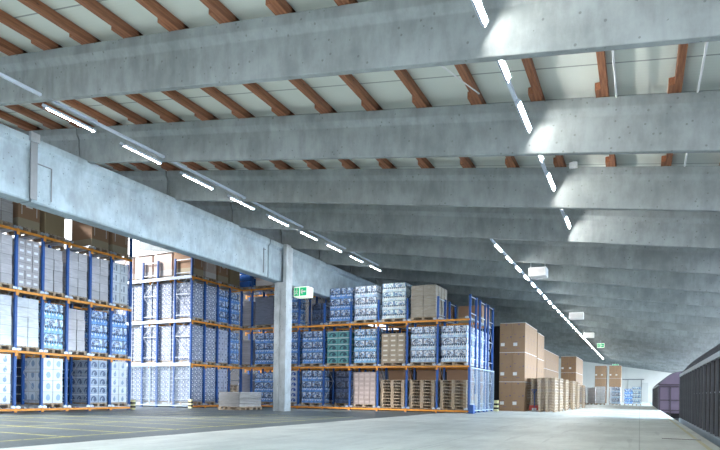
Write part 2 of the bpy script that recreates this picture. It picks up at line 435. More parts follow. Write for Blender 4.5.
# long girder on the column, in three lengths with open joints
gp = [(-.22, 0), (.22, 0), (.24, .06), (.24, .10), (.17, .22), (.17, 1.20), (.27, 1.36), (.27, 1.585), (-.27, 1.585), (-.27, 1.36), (-.17, 1.20), (-.17, .22), (-.24, .10), (-.24, .06)]
gp = [(-.2, 0), (.2, 0), (.235, .04), (.235, 1.30), (.33, 1.40), (.33, 1.585), (-.33, 1.585), (-.33, 1.40), (-.235, 1.30), (-.235, .04)]
for i, (ya, yb) in enumerate(((2.5, 9.22), (9.28, 19.45), (19.52, 60))):
    m_ = MB(); m_.prism([(x, z) for x, z in gp], ya, yb, 'Y')
    o = m_.build('long_girder_beam', 'girder_concrete', None, (XG, 0, ZB), .01)
    tag(o, 'deep concrete girder carrying the roof beams, %s' % ('nearest length at the camera side', 'middle length from dark plate to column', 'length running on behind the column')[i], None, None, 'structure')
# column, forked at its head round the girder
m_ = MB(); cx, cy = XG + .22, 20.65
m_.box(-.30, -.24, 0, -.04, .24, ZB - .36); m_.box(.05, -.24, 0, .30, .24, ZB - .36); m_.box(-.04, -.21, 0, .05, .21, ZB - .36)
m_.box(-.30, -.24, ZB - .36, .30, .24, ZB - .01)
m_.box(.13, -.24, ZB - .01, .30, .24, ZT + .0)
o = m_.build('concrete_column', 'column_concrete', None, (cx, cy, 0), .012)
tag(o, 'pale concrete column carrying the long girder in front of the racks', None, None, 'structure')
# steel plate and conduit loop at the near joint
e = tag(empty('joint_plate', (XG + .34, 9.25, 0)), 'grey steel strap clamped over the joint in the long concrete girder', 'joint plate')
m_ = MB(); m_.box(.0, -.09, ZB + .03, .02, .09, ZT - .0); m_.build('strap', 'plastic_grey', e)
m_ = MB(); m_.box(-.03, -.12, ZT - .12, .06, .12, ZT + .1); m_.build('bracket', 'galvanised', e)
e2 = tag(empty('joint_bar', (XG + .25, 19.15, 0)), 'thin vertical steel bar on the girder beside the open joint near the column', 'steel bar')
m_ = MB(); m_.bar((0, 0, ZB + .15), (0, 0, ZB + 1.15), .03, .03); m_.bar((0, .0, ZB + 1.1), (0, .12, ZB + 1.1), .03, .03); m_.build('bar', 'plastic_grey', e2)
m_ = MB(); m_.box(.0, -.02, ZB + .02, .015, .30, ZB + .5) ; m_ = MB()
m_.cyl((0, .55, ZB + .15), (0, .55, ZB + 1.0), .014, 6); m_.cyl((0, .15, ZB + 1.0), (0, .55, ZB + 1.0), .014, 6)
tag(m_.build('conduit', 'plastic_grey', None, (XG + .255, 9.25, 0)), 'thin bent conduit on the girder beside the steel strap', 'conduit')

# ---------------------------------------------------------------- lamps
def trough(nx, nz, length, tubemat, hw=.075, dp=.07, tr=.022, to=-.012):
    """asymmetric fluorescent luminaire along +Y, opening towards (nx,nz)"""
    n = Vector((nx, 0, nz)).normalized(); a = Vector((n.z, 0, -n.x))
    P = lambda s, t: (a.x * s + n.x * t, a.z * s + n.z * t)
    out = [P(-hw, .02), P(-hw * .75, -dp), P(hw * .75, -dp), P(hw, .02)]
    inn = [P(hw - .008, .02), P(hw * .72, -dp + .01), P(-hw * .72, -dp + .01), P(-hw + .008, .02)]
    h = MB()
    for pr in ([out[0], out[1], inn[2], inn[3]], [out[1], out[2], inn[1], inn[2]], [out[2], out[3], inn[0], inn[1]]): h.prism(pr, 0, length, 'Y')
    for ya in (0, length - .01): h.prism([P(-hw, .03), P(-hw * .75, -dp), P(hw * .75, -dp), P(hw, .03)], ya, ya + .01, 'Y')
    t = MB(); c0 = P(0, to)
    if to > .01: t.prism([P(-hw * .86, 0.0), P(-hw * .7, to * 2.4), P(hw * .7, to * 2.4), P(hw * .86, 0.0)], .03, length - .03, 'Y')
    else: t.cyl((c0[0], .03, c0[1]), (c0[0], length - .03, c0[1]), tr, 8)
    c = MB()
    for ya in (.012, length - .032): c.cyl((c0[0], ya, c0[1]), (c0[0], ya + .02, c0[1]), tr + .004, 8)
    return h.mesh('lamp_housing', ['lamp_housing']), t.mesh('fluorescent_tube', [tubemat]), c.mesh('lamp_holder', ['plastic_grey'])
def lamp(meshes, loc, label, group):
    e = tag(empty('fluorescent_lamp', loc), label, 'lamp', group)
    for nme, me in zip(('lamp_housing', 'fluorescent_tube', 'lamp_holder'), meshes): link(nme, me, e)
    return e
A = trough(.84, -.54, 1.12, 'tube', .05, .04, .022, -.004)
X1, ZR1 = -1.85, 5.62
k = 0
for bay in (-3, -2, -1, 0, 1, 2):
    for off in (.16, 2.02):
        y = Y1 + bay * DY + off
        lamp(A, (X1, y, ZR1), 'bright fluorescent lamp hung between the roof beams, %s from the front' % ORD[k], 'lamps between the front roof beams'); k += 1
for q, bay in enumerate((-3, -2, -1, 0, 1, 2)):
    m_ = MB(); m_.box(-.03, .17, 0, .03, DY - .17, .05)
    tag(m_.build('lamp_rail', 'rail_paint', None, (X1 - .06, Y1 + bay * DY, ZR1 + .09)), 'steel lamp rail between two roof beams, %s from the front' % ORD[q], 'lamp rail', 'short lamp rails between the roof beams')
X2, ZR2 = -4.08, 5.48
k = 0; y = 17.75
A2 = trough(.72, -.69, 1.0, 'tube', .045, .035, .022, -.004)
while y < 77:
    if k < 38: lamp(A2, (X2, y, ZR2), 'bright fluorescent lamp of the long receding row, %s along it' % ORD[k], 'lamps of the long row under the roof beams')
    k += 1; y += DY / 2
m_ = MB(); m_.box(-.03, 17.5, 0, .03, 77.5, .05)
tag(m_.build('lamp_rail', 'rail_paint', None, (X2 - .06, 0, ZR2 + .085)), 'long steel lamp rail receding to the end wall under the beams', 'lamp rail')
X3, ZR3 = -10.90, 6.58
A3 = trough(-.45, -.89, 1.2, 'tube_soft', .078, .03, .052, .018)
for k in range(9):
    lamp(A3, (X3 - .05, 7.62 + k * 1.955, ZR3), 'fluorescent lamp clamped under the rail beside the girder, %s from the front' % ORD[k], 'lamps under the rail beside the girder')
m_ = MB(); m_.box(-.035, 4.5, 0, .035, 7.5 + 8 * 1.955 + 1.25, .05)
for k in range(0, 5): m_.box(-.01, Y1 + k * DY - .01, .05, .01, Y1 + k * DY + .01, roof(X3) - ZR3 - .105)
tag(m_.build('lamp_rail', 'rail_paint', None, (X3 + .05, 0, ZR3 + .10)), 'straight blue-grey lamp rail running beside the long girder', 'lamp rail')

# conduits on purlins and small boxes
for x, ya, yb, lab in ((-.42, Y1, Y1 + DY, 'white cable pipe clipped to a purlin in the second roof gap'), (.78, Y1, Y1 + DY, 'white cable pipe clipped beside the last visible purlin'), (.80, Y1 + DY, Y1 + 2 * DY, 'white cable pipe in the third roof gap near the eave')):
    m_ = MB(); m_.cyl((0, .16, 0), (0, DY - .16, 0), .018, 8)
    tag(m_.build('cable_pipe', 'white_paint', None, (x, ya, roof(x) + BD - .01)), lab, 'cable pipe')
m_ = MB(); m_.cyl((0, 0, 0), (.8, DY - .7, 0), .013, 8)
tag(m_.build('cable_pipe', 'white_paint', None, (-3.5, Y1 + .2, roof(-3.2) + BD - .05)), 'slanting white cable pipe above the front lamps', 'cable pipe')
def proj_pt(u, v, D):
    yaw, f, hor, roll = .4569, 573.5, 393.13, .0141
    du, dv = u - 360, v - hor; a = du * math.cos(roll) + dv * math.sin(roll); bb = -du * math.sin(roll) + dv * math.cos(roll)
    lat = a / f * D; return (lat * math.cos(yaw) - D * math.sin(yaw), D * math.cos(yaw) + lat * math.sin(yaw), H - bb / f * D)
def hangbox(u, v, D, w, h, dpt, label, mat='white_paint'):
    p = proj_pt(u, v, D); e = tag(empty('ceiling_heater', p), label, 'ceiling unit', None)
    m_ = MB(); m_.box(-w / 2, 0, -h / 2, w / 2, dpt, h / 2); m_.build('casing', mat, e, bevel=.015)
    m_ = MB()
    for i in range(5): m_.box(-w / 2 + .06, -.012, -h / 2 + .05 + i * (h - .1) / 5, w / 2 - .06, 0, -h / 2 + .07 + i * (h - .1) / 5)
    m_.build('grille', 'cap_board', e)
    top = roof(p[0]) - p[2] + .0
    yb = Y1 + round((p[1] + dpt / 2 - Y1) / DY) * DY - p[1]
    m_ = MB()
    for s in (-1, 1): m_.bar((s * w * .4, min(max(yb, .05), dpt - .05), h / 2), (s * w * .4, yb, max(top + .05, h / 2 + .1)), .02)
    m_.build('hanger', 'galvanised', e)
hangbox(539.5, 271.5, 20.0, .60, .31, .5, 'white boxy heater hanging beside the lamp row, nearest and largest')
hangbox(578.5, 315.5, 31, .72, .36, .5, 'white boxy heater hanging beside the lamp row, middle distance')
hangbox(591, 335, 42, .72, .36, .5, 'small white boxy heater hanging far down the lamp row')
m_ = MB(); m_.box(-.09, -.06, -.06, .09, .06, .06)
p = (-1.42, Y1 + 2 * DY - .3, roof(-1.42) + BD - .02)
m_.cyl((0, 0, .06), (0, 0, .1), .02, 6)
tag(m_.build('sensor_box', 'white_paint', None, p, .01), 'small white sensor box tucked under the sheeting above a roof beam', 'sensor')

def exit_sign(u, v, D, w, h, dpt, label, hang=True, arrow=True):
    p = proj_pt(u, v, D); e = tag(empty('exit_sign', p), label, 'exit sign')
    m_ = MB(); m_.box(0, 0, -h / 2, w, dpt, h / 2); m_.build('casing', 'sign_white', e, bevel=.008)
    g = MB(); y = -.006
    def rect(x0, z0, x1, z1, yy=y): g.box(x0 * w, yy, z0 * h - h / 2, x1 * w, -.001, z1 * h - h / 2)
    rect(.04, .08, .40, .92); rect(.46, .08, .96, .92)
    g.build('green_panel', 'sign_green', e)
    k = MB()
    def bar(x0, z0, x1, z1, t=.06): k.bar((x0 * w, -.010, z0 * h - h / 2), (x1 * w, -.010, z1 * h - h / 2), .006, t * h)
    # running figure
    k.cyl((.24 * w, -.012, .78 * h - h / 2), (.24 * w, -.006, .78 * h - h / 2), .07 * h, 8)
    bar(.23, .68, .20, .42, .14); bar(.22, .64, .11, .55, .07); bar(.23, .64, .32, .52, .07); bar(.20, .42, .10, .28, .09); bar(.21, .42, .29, .28, .09); bar(.29, .28, .27, .14, .08); bar(.10, .28, .07, .26, .07)
    # arrow
    bar(.55, .5, .88, .5, .14); bar(.55, .5, .66, .74, .12); bar(.55, .5, .66, .26, .12)
    k.build('pictogram', 'paper_label', e)
    m_ = MB(); top = (ZB - p[2]) if hang == 'girder' else roof(p[0]) - p[2]
    yb = Y1 + round((p[1] - Y1) / DY) * DY - p[1]
    if hang == 'girder':
        m_.bar((.06, dpt * .5, h * .4), (XG + .2 - p[0], dpt * .5, top + .005), .03)
        m_.bar((.06, dpt * .8, h * .4), (XG + .2 - p[0], dpt * .8, top + .005), .03)
    else:
        m_.bar((w * .5, dpt * .5, h / 2), (w * .5, dpt * .5, top + .3), .02)
    m_.build('hanger', 'galvanised', e)
exit_sign(296.2, 292.2, 25.1, .68, .43, .5, 'green and white exit sign with running figure and arrow beside the column', 'girder')
exit_sign(599.5, 345.5, 48, .55, .36, .2, 'tiny green exit sign hanging at the far end of the lamp row')
exit_sign(614.5, 365.5, 77, .8, .36, .2, 'tiny green exit sign hanging above the farthest carton stacks')

# ---------------------------------------------------------------- pallets and loads
def pallet_mesh():
    m_ = MB()
    for y, wd in ((-.4, .145), (-.215, .1), (-.0725, .145), (.115, .1), (.255, .145)): m_.box(-.6, y, .122, .6, y + wd, .144)
    for x in (-.6, -.0725, .455): m_.box(x, -.4, .1, x + .145, .4, .122)
    for x in (-.6, -.0725, .455):
        for y in (-.4, -.05, .3): m_.box(x, y, .022, x + .145, y + .1, .1)
    for y in (-.4, -.05, .3): m_.box(-.6, y, 0, .6, y + .1, .022)
    return m_.mesh('pallet', ['pallet_wood'])
PAL = pallet_mesh()
LOADS = {}
def cases(nx, ny, nz, h, mat, w=1.18, d=.78, jit=.006, gap=.004, seed=1, top=None):
    r = random.Random(seed); m_ = MB(); dx, dy, dz = w / nx, d / ny, h / nz
    for k in range(nz):
        for i in range(nx):
            for j in range(ny):
                if 0 < i < nx - 1 and 0 < j < ny - 1 and k < nz - 1: continue
                a, b_ = r.uniform(-jit, jit), r.uniform(-jit, jit)
                m_.box(-w / 2 + i * dx + gap + a, -d / 2 + j * dy + gap + b_, .146 + k * dz + gap * .3, -w / 2 + (i + 1) * dx - gap + a, -d / 2 + (j + 1) * dy - gap + b_, .146 + (k + 1) * dz - gap * .3, 0, (i + j * 7, k))
    return m_.mesh('stacked_cases', [mat])
def bottles(h, mat, packs=3, w=1.16, d=.76, seed=1):
    """shrink-wrapped bottle packs: a ring of real bottle bodies per layer round the pallet"""
    r = random.Random(seed); m_ = MB(); nl = packs * 2; lh = h / nl; br = .0483
    m_.box(-w / 2 + br, -d / 2 + br, .146, w / 2 - br, d / 2 - br, .146 + h, 1)
    nxb, nyb = 12, 8
    pr = ((.0, .86), (.04, 1), (.60, 1), (.66, .93), (.80, .5), (.86, .34), (.985, .34))
    per = []
    for i in range(nxb): per.append((-w / 2 + br + i * (w - 2 * br) / (nxb - 1), -d / 2 + br, i / nxb * 2))
    for j in range(1, nyb): per.append((w / 2 - br, -d / 2 + br + j * (d - 2 * br) / (nyb - 1), 2 + j / nyb * 1.35))
    for i in range(1, nxb): per.append((w / 2 - br - i * (w - 2 * br) / (nxb - 1), d / 2 - br, 4 + i / nxb * 2))
    for j in range(1, nyb - 1): per.append((-w / 2 + br, d / 2 - br - j * (d - 2 * br) / (nyb - 1), 6 + j / nyb * 1.35))
    n = 8
    for L in range(nl):
        ox, oy = r.uniform(-.008, .008), r.uniform(-.008, .008)
        for (x, y, uu) in per:
            k = len(m_.v)
            for (t, rr) in pr:
                for i in range(n):
                    a = 2 * PI * i / n; m_.v.append((x + ox + math.cos(a) * br * rr, y + oy + math.sin(a) * br * rr, .146 + (L + t) * lh))
            for q in range(len(pr) - 1):
                for i in range(n):
                    j = (i + 1) % n
                    m_.f.append((k + q * n + i, k + q * n + j, k + q * n + n + j, k + q * n + n + i)); m_.mi.append(0)
                    u0 = uu + (math.cos(2 * PI * i / n) * .04); v0 = (L + pr[q][0]) / 2; v1 = (L + pr[q + 1][0]) / 2
                    m_.uv.append([(u0, v0), (u0 + .02, v0), (u0 + .02, v1 - .001), (u0, v1 - .001)])
    # printed film sleeves stretched over each second layer
    for L in range(nl):
        z0 = .146 + L * lh; e = .004
        hh = .62 if L % 2 == 0 else .9
        x0, x1, y0, y1 = -w / 2 - e, w / 2 + e, -d / 2 - e, d / 2 + e
        for s in range(2):
            pass
        for (pa, pb, ua, ub) in (((x0, y0), (x1, y0), 0, 2), ((x1, y0), (x1, y1), 2, 3.35), ((x1, y1), (x0, y1), 4, 6), ((x0, y1), (x0, y0), 6, 7.35)):
            ns = 12
            for i in range(ns):
                a, c = i / ns, (i + 1) / ns
                nrm = Vector((pb[1] - pa[1], -(pb[0] - pa[0]), 0)).normalized()
                def pt(t, z, o):
                    o += .010 * abs(math.sin(t * ns * PI / 2 * 1.0))
                    return (pa[0] + (pb[0] - pa[0]) * t + nrm.x * (o - .012), pa[1] + (pb[1] - pa[1]) * t + nrm.y * (o - .012), z)
                v0, v1 = (L + .02) / 2, (L + hh) / 2
                m_.quad([pt(a, z0 + .01, 0), pt(c, z0 + .01, 0), pt(c, z0 + hh * lh, .0), pt(a, z0 + hh * lh, .0)],
                        [(ua + (ub - ua) * a, v0), (ua + (ub - ua) * c, v0), (ua + (ub - ua) * c, v1), (ua + (ub - ua) * a, v1)])
    return m_.mesh('bottle_packs', [mat, 'case_core'])
def carton(h, mat, w=1.16, d=.77, taper=0, cap=False):
    m_ = MB(); m_.box(-w / 2, -d / 2, .146, w / 2, d / 2, .146 + h)
    return m_.mesh('carton', [mat])
def L(kind):
    if kind in LOADS: return LOADS[kind]
    g = {'blue': lambda: bottles(1.62, 'water_blue'), 'bright': lambda: bottles(1.62, 'water_bright'), 'white': lambda: bottles(1.62, 'water_white'), 'silverblue': lambda: bottles(1.66, 'water_silver', 4),
         'navy': lambda: bottles(1.62, 'water_navy'), 'navyshort': lambda: bottles(1.1, 'water_navy', 2), 'blueshort': lambda: bottles(1.5, 'water_blue'), 'teal': lambda: cases(2, 2, 5, 1.55, 'water_teal'),
         'icon': lambda: cases(3, 2, 5, 1.66, 'case_icon'), 'blob': lambda: cases(3, 2, 4, 1.62, 'case_blob'), 'arch': lambda: cases(3, 2, 5, 1.66, 'case_arch'),
         'archblue': lambda: cases(3, 2, 6, 1.6, 'case_archblue'), 'dark': lambda: cases(3, 2, 5, 1.62, 'case_dark'), 'slate': lambda: cases(3, 2, 4, 1.62, 'case_slate'),
         'dot': lambda: cases(4, 3, 6, 1.64, 'case_dot'), 'glyph': lambda: cases(3, 2, 4, 1.62, 'case_glyph'), 'label': lambda: cases(4, 3, 6, 1.62, 'case_label'),
         'tan': lambda: cases(3, 3, 6, 1.36, 'case_tan'), 'tanbig': lambda: cases(2, 2, 3, 1.45, 'wrap_tan', jit=.01), 'rose': lambda: cases(4, 3, 7, 1.52, 'case_rose'),
         'mottle': lambda: cases(4, 3, 8, 1.66, 'case_mottle', w=1.19, d=.8), 'mottleb': lambda: cases(5, 3, 6, 1.64, 'case_mottle', jit=.01, seed=5), 'grey': lambda: cases(3, 2, 5, 1.62, 'wrap_grey', jit=.01), 'greyb': lambda: cases(2, 2, 4, 1.55, 'wrap_grey', jit=.014, seed=4, w=1.1, d=.7),
         'silver': lambda: cases(2, 2, 5, 1.66, 'wrap_silver', jit=.012), 'greyslab': lambda: cases(1, 1, 1, 1.45, 'wrap_shadow', jit=0), 'narrow': lambda: cases(1, 1, 10, 1.3, 'wrap_grey', w=.55, d=.6),
         'archnavy': lambda: cases(3, 2, 6, 1.55, 'water_navyc' if 'water_navyc' in M else 'case_dark'),
         'carton': lambda: carton(1.12, 'carton_brown'), 'cartonlow': lambda: carton(.8, 'carton_brown'), 'olive': lambda: carton(.92, 'carton_olive'), 'pale': lambda: carton(1.05, 'carton_pale'),
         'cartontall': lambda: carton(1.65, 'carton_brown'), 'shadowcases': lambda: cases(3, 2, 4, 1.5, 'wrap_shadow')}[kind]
    LOADS[kind] = g(); return LOADS[kind]
DESC = {'white': 'whitish film-wrapped bottle pallet', 'blue': 'blue bottled-water pallet', 'bright': 'bright blue bottled-water pallet', 'silverblue': 'silvery blue bottle pallet', 'navy': 'dark navy bottle pallet', 'navyshort': 'low dark navy bottle pallet', 'blueshort': 'blue bottle pallet',
        'teal': 'teal crate pallet', 'icon': 'white bottle-print cases', 'blob': 'white blue-print cases', 'arch': 'blue-grey arch-print cases', 'archblue': 'white cases with blue arches',
        'dark': 'dark wrapped case pallet', 'slate': 'slate-blue dotted case pallet', 'dot': 'pale dotted case pallet', 'glyph': 'grey-white printed case pallet', 'label': 'grey cases with white labels', 'tan': 'tan cartons with pale labels',
        'tanbig': 'large tan wrapped boxes', 'rose': 'brownish-pink cartons', 'mottle': 'mottled grey-blue case pallet', 'mottleb': 'speckled bottle case pallet', 'grey': 'grey film-wrapped pallet', 'greyb': 'rumpled grey wrapped pallet', 'silver': 'silver film-wrapped pallet',
        'greyslab': 'plain dark grey wrapped pallet', 'narrow': 'narrow grey stack', 'carton': 'brown carton on pallet', 'cartonlow': 'low brown carton on pallet', 'olive': 'olive-brown carton on pallet', 'pale': 'pale pinkish carton on pallet',
        'cartontall': 'tall brown carton on pallet', 'shadowcases': 'shade-toned grey filler pallet'}
ROT = 0
def place(kind, x, y, z, where, group, rz=0, mirror=False, sticker=False):
    e = tag(empty('loaded_pallet', (x, y, z), rz), '%s, %s' % (DESC[kind], where), 'loaded pallet', group)
    link('pallet', PAL, e); o = link('stacked_cases' if 'carton' not in kind and kind not in ('olive', 'pale') else 'carton', L(kind), e, bevel=.008 if kind in ('carton', 'olive', 'pale', 'cartonlow', 'cartontall') else 0)
    if mirror: o.rotation_euler.z = PI
    if sticker:
        m_ = MB(); m_.box(.581, -.12, .82, .584, .12, 1.06); m_.build('paper_label', 'paper_label', o)
    if kind in ('carton', 'pale'):
        m_ = MB()
        for yy in (-.28, .26): m_.box(.581, yy, .55, .583, yy + .025, 1.26)
        m_.box(-.585, -.39, 1.266, .585, .39, 1.28); m_.build('carton_strap', 'cap_board', o)
    return e

# ---------------------------------------------------------------- racks
def upright(h, dep, axis, bw=.085, rungs=True, top_white=True):
    """ladder frame: two posts `dep` apart going away along axis"""
    ax = Vector((0, 1, 0)) if axis == 'Y' else Vector((-1, 0, 0))
    m_ = MB()
    for t in (0, dep):
        p = ax * t
        m_.box(p.x - bw / 2, p.y - bw / 2, 0.012, p.x + bw / 2, p.y + bw / 2, h)
        m_.box(p.x - .09, p.y - .09, 0, p.x + .09, p.y + .09, .012)
    if rungs:
        z = .4; k = 0
        while z < h - .1:
            a, c = ax * .02, ax * (dep - .02)
            m_.bar((a.x, a.y, z), (c.x, c.y, z), .035, .035, 1)
            if k % 2 == 0 and z + 1.0 < h: m_.bar((a.x, a.y, z), (c.x, c.y, z + 1.0), .018, .018, 1)
            elif z + 1.0 < h: m_.bar((c.x, c.y, z), (a.x, a.y, z + 1.0), .018, .018, 1)
            z += 1.0; k += 1
        a, c = ax * .02, ax * (dep - .02); m_.bar((a.x, a.y, h - .08), (c.x, c.y, h - .08), .035, .035, 1)
    return m_.mesh('upright_frame', ['blue_steel', 'galvanised'])
def fbeam(length, axis):
    m_ = MB()
    if axis == 'X': m_.box(0, -.03, -.04, length, .03, .04); m_.box(-.05, -.055, -.15, .05, -.044, .06); 
    else: m_.box(-.03, 0, -.04, .03, length, .04); m_.box(.044, -.05, -.15, .055, .05, .06)
    return m_.mesh('front_beam', ['orange_steel'])
def rail(dep, axis):
    m_ = MB()
    if axis == 'Y':
        m_.box(-.012, -.09, -.0, .012, dep, .10); m_.box(-.075, -.09, 0, .075, dep, .015); m_.box(-.075, -.10, .0, .075, -.09, .075)
    else:
        m_.box(-dep, -.012, 0, .09, .012, .10); m_.box(-dep, -.075, 0, .09, .075, .015); m_.box(.09, -.075, 0, .10, .075, .075)
    return m_.mesh('pallet_rail', ['galvanised'])

def guard(length, h, axis, step=.07):
    m_ = MB(); th = .0055
    n = int(length / step)
    P = (lambda t, z: (0, t, z)) if axis == 'Y' else (lambda t, z: (-t, 0, z))
    for i in range(n + 1): m_.bar(P(i * length / n, 0), P(i * length / n, h), th)
    k = int(h / step)
    for i in range(k + 1): m_.bar(P(0, i * h / k), P(length, i * h / k), th)
    for z in (0, h): m_.bar(P(0, z), P(length, z), .04)
    for t in (0, length * .25, length * .5, length * .75, length): m_.bar(P(t, 0), P(t, h), .03)
    return m_.mesh('mesh_guard', ['guard_wire'])

# --- back rack (faces the camera)
rk = tag(empty('pallet_rack', (0, 0, 0)), 'blue and orange back rack behind the column, facing the hall', 'pallet rack')
bt = {}
UPS = {}
for i in range(10):
    hgt = 5.2 if i <= 5 else 6.9
    for off, dep in ((0, 1.02), (1.72, .98), (3.3, 1.0)):
        key = (hgt, dep)
        if key not in UPS: UPS[key] = upright(hgt, dep, 'Y')
        if i > 0 and off > 2 and i < 8: continue
        link('upright_frame', UPS[key], rk, (XF - i * PF, YF + off, 0))
FBX = fbeam(PF, 'X'); RLY = rail(4.3, 'Y')
for l in range(4):
    for i in range(9):
        if l == 3 and i < 6: continue
        z = l * S if l else .085
        link('front_beam', FBX, rk, (XF - (i + 1) * PF, YF - .045, z))
        for rr in (1.45, 2.9):
            if l: link('rear_beam', FBX, rk, (XF - (i + 1) * PF, YF + rr + .0, z - .02))
    for i in range(10):
        if l == 3 and i < 6: continue
        z = l * S if l else .085
        for s in (-1, 1):
            if (i == 0 and s == 1) or (i == 9 and s == -1): continue
            link('pallet_rail', RLY, rk, (XF - i * PF + s * .115, YF, z + .055))
g = link('mesh_guard', guard(4.35, 1.9, 'Y'), rk, (XF + .07, YF + .05, .1))
m_ = MB(); m_.box(-.02, -.14, 0, .2, .12, .38); m_.build('post_protector', 'blue_steel', rk, (XF + .06, YF - .08, 0.0), .02)
m_ = MB(); m_.box(0, 0, 0, .12, .02, .5, 0); m_.box(.02, -.005, .05, .10, 0, .45, 1); m_.build('protector_board', ['white_paint', 'paper_label'], rk, (XF + .16, YF + .35, .35))
m_ = MB(); m_.box(-.06, -.1, 0, .14, .1, .55, 0); m_.box(-.065, -.105, .1, .145, .105, .2, 1); m_.box(-.065, -.105, .3, .145, .105, .4, 1); m_.build('corner_bollard', ['yellow_paint', 'black_rubber'], rk, (XF + .15, YF + 4.5, 0), .01)

ZL = lambda l: (l * S if l else .085) + .07
LN = ['ground level', 'low level', 'mid level', 'top level']
def inF(kind, bay, l, row=0, dx=0, **k):
    x = XF - (bay + .5) * PF + dx; y = YF + .46 + row * .87
    w = 'back rack %s, %s bay from open end' % (LN[l], ORD[bay]) + ('' if row == 0 else ', row %s' % ('one','two','three','four','five')[row])
    return place(kind, x, y, ZL(l), w, 'loaded pallets in the back rack', 0, **k)
for bay, l, kind in ((0, 1, 'white'), (1, 1, 'white'), (2, 1, 'tan'), (3, 1, 'bright'), (4, 1, 'teal'), (5, 1, 'blue'), (6, 1, 'blue'), (7, 1, 'blue'),
                     (1, 2, 'tanbig'), (2, 2, 'silverblue'), (3, 2, 'white'), (6, 2, 'blue'), (7, 2, 'greyslab'),
                     (3, 0, 'rose'), (5, 0, 'blue'), (6, 0, 'archblue'), (7, 0, 'blueshort'),
                     (7, 3, 'pale'), (6, 3, 'cartonlow')):
    inF(kind, bay, l)
inF('blue', 4, 2, dx=.10); inF('narrow', 8, 1, dx=.25); inF('narrow', 8, 2, dx=.25); inF('greyslab', 8, 0, 1)
inF('navyshort', 5, 2, 1); inF('navy', 4, 0, 2); inF('navy', 5, 0, 2); inF('navyshort', 5, 2, 2); inF('cartontall', 0, 0, 1); inF('navy', 4, 0, 1)  # deepest navy pallets added to close bright gaps
for r_ in (1, 2, 3, 4): inF('white', 0, 1, r_); 
for r_ in (2, 3, 4): inF('cartontall', 0, 0, r_)
inF('cartontall', 1, 0, 1); inF('cartontall', 2, 0, 1)
for b_ in (1, 3, 5): inF('blue', b_, 1, 1)
inF('silverblue', 2, 2, 1); inF('silverblue', 2, 2, 2); inF('tanbig', 1, 2, 1); inF('cartonlow', 0, 2, 3); inF('cartonlow', 0, 2, 4); inF('cartonlow', 1, 2, 3); inF('tan', 2, 1, 1)
# shiny blue drum on the corner of the back rack
e = tag(empty('blue_container', (XF - 8.5 * PF + .1, YF + .5, ZL(3))), 'glossy blue container on the top level where the racks meet', 'container')
m_ = MB()
for k in range(3):
    m_.box(-.36, -.35, .0 + k * .36, .36, .35, .33 + k * .36)
m_.box(-.44, -.37, 1.05, .44, .37, 1.12); m_.build('body', 'blue_drum', e, bevel=.03)
for k_ in range(1): link('pallet', PAL, e, (0, 0, -.0))
for ch in list(e.children):
    if ch.name.startswith('body'): ch.location.z = .146

# empty pallets stacked in the three ground bays
def pstack(x, y, n, where, group, rz=0, z=0, seed=0):
    r = random.Random(seed)
    for k in range(n):
        o = link('wooden_pallet', PAL, None, (x + r.uniform(-.012, .012), y + r.uniform(-.015, .015), z + k * .1445))
        o.rotation_euler.z = rz + r.uniform(-.01, .01)
        pos = 'lowest' if k == 0 else 'topmost' if k == n - 1 else ORD[k] + ' from below'
        tag(o, 'empty wooden pallet, %s in the %s' % (pos, where), 'pallet', group)
for b_ in range(3):
    pstack(XF - (b_ + .5) * PF, YF + .45, (9, 9, 9)[b_], 'back rack stack, %s bay from open end' % ORD[b_], 'empty pallets stacked in the back rack', 0, ZL(0), b_)

# --- near rack and middle rack (share one plane, face the hall axis)
UX = upright(6.26, 1.02, 'X'); UX2 = upright(6.26, .98, 'X'); UXE = upright(7.1, 1.02, 'X'); UXE2 = upright(7.1, .98, 'X')
def side_rack(y0, n, pitch, name, label, deep, endframe):
    rk = tag(empty('pallet_rack', (0, 0, 0)), label, 'pallet rack')
    fb = fbeam(pitch, 'Y'); rl = rail(4.4 if not endframe else 5.2, 'X')
    for i in range(n + 1):
        y = y0 + i * pitch
        end = (endframe and i == 0) or (not endframe and i == n)
        link('upright_frame', UXE if end else UX, rk, (XL, y, 0))
        link('upright_frame', UXE2 if end else UX2, rk, (XL - 2.12, y, 0))
        if endframe and i == 0: link('upright_frame', UXE2, rk, (XL - 4.2, y, 0))
        for l in range(4):
            z = l * S if l else .085
            if i < n:
                link('front_beam', fb, rk, (XL + .045, y, z))
                if l: link('rear_beam', fb, rk, (XL - 1.35, y, z - .02)); link('rear_beam', fb, rk, (XL - 2.7, y, z - .02))
            for s in (-1, 1):
                if (i == 0 and s == -1) or (i == n and s == 1): continue
                link('pallet_rail', rl, rk, (XL, y + s * .085, z + .055))
    return rk
nr = side_rack(YL - 7 * PL, 7, PL, 'near', 'blue and orange near rack standing in front, beside the dark floor', 2, False)
mr = side_rack(YM, 4, PM, 'middle', 'blue and orange middle rack with wire mesh end panel', 4, True)
g = link('mesh_guard', guard(5.1, 1.9, 'X'), mr, (XL + .03, YM - .07, .1))
for z in (S, 2 * S, 3 * S):
    m_ = MB(); m_.box(-5.2, -.02, -.07, .05, .02, .07); m_.build('side_rail', 'galvanised', mr, (XL, YM - .06, z + .02))
for rkx, y in ((nr, YL + .09), (mr, YM - .12)):
    m_ = MB(); m_.box(-.1, -.05, 0, .1, .05, .42, 0); m_.box(-.105, -.055, .08, .105, .055, .16, 1); m_.box(-.105, -.055, .24, .105, .055, .32, 1)
    m_.build('post_guard', ['yellow_paint', 'black_rubber'], rkx, (XL + .13, y, 0), .01)
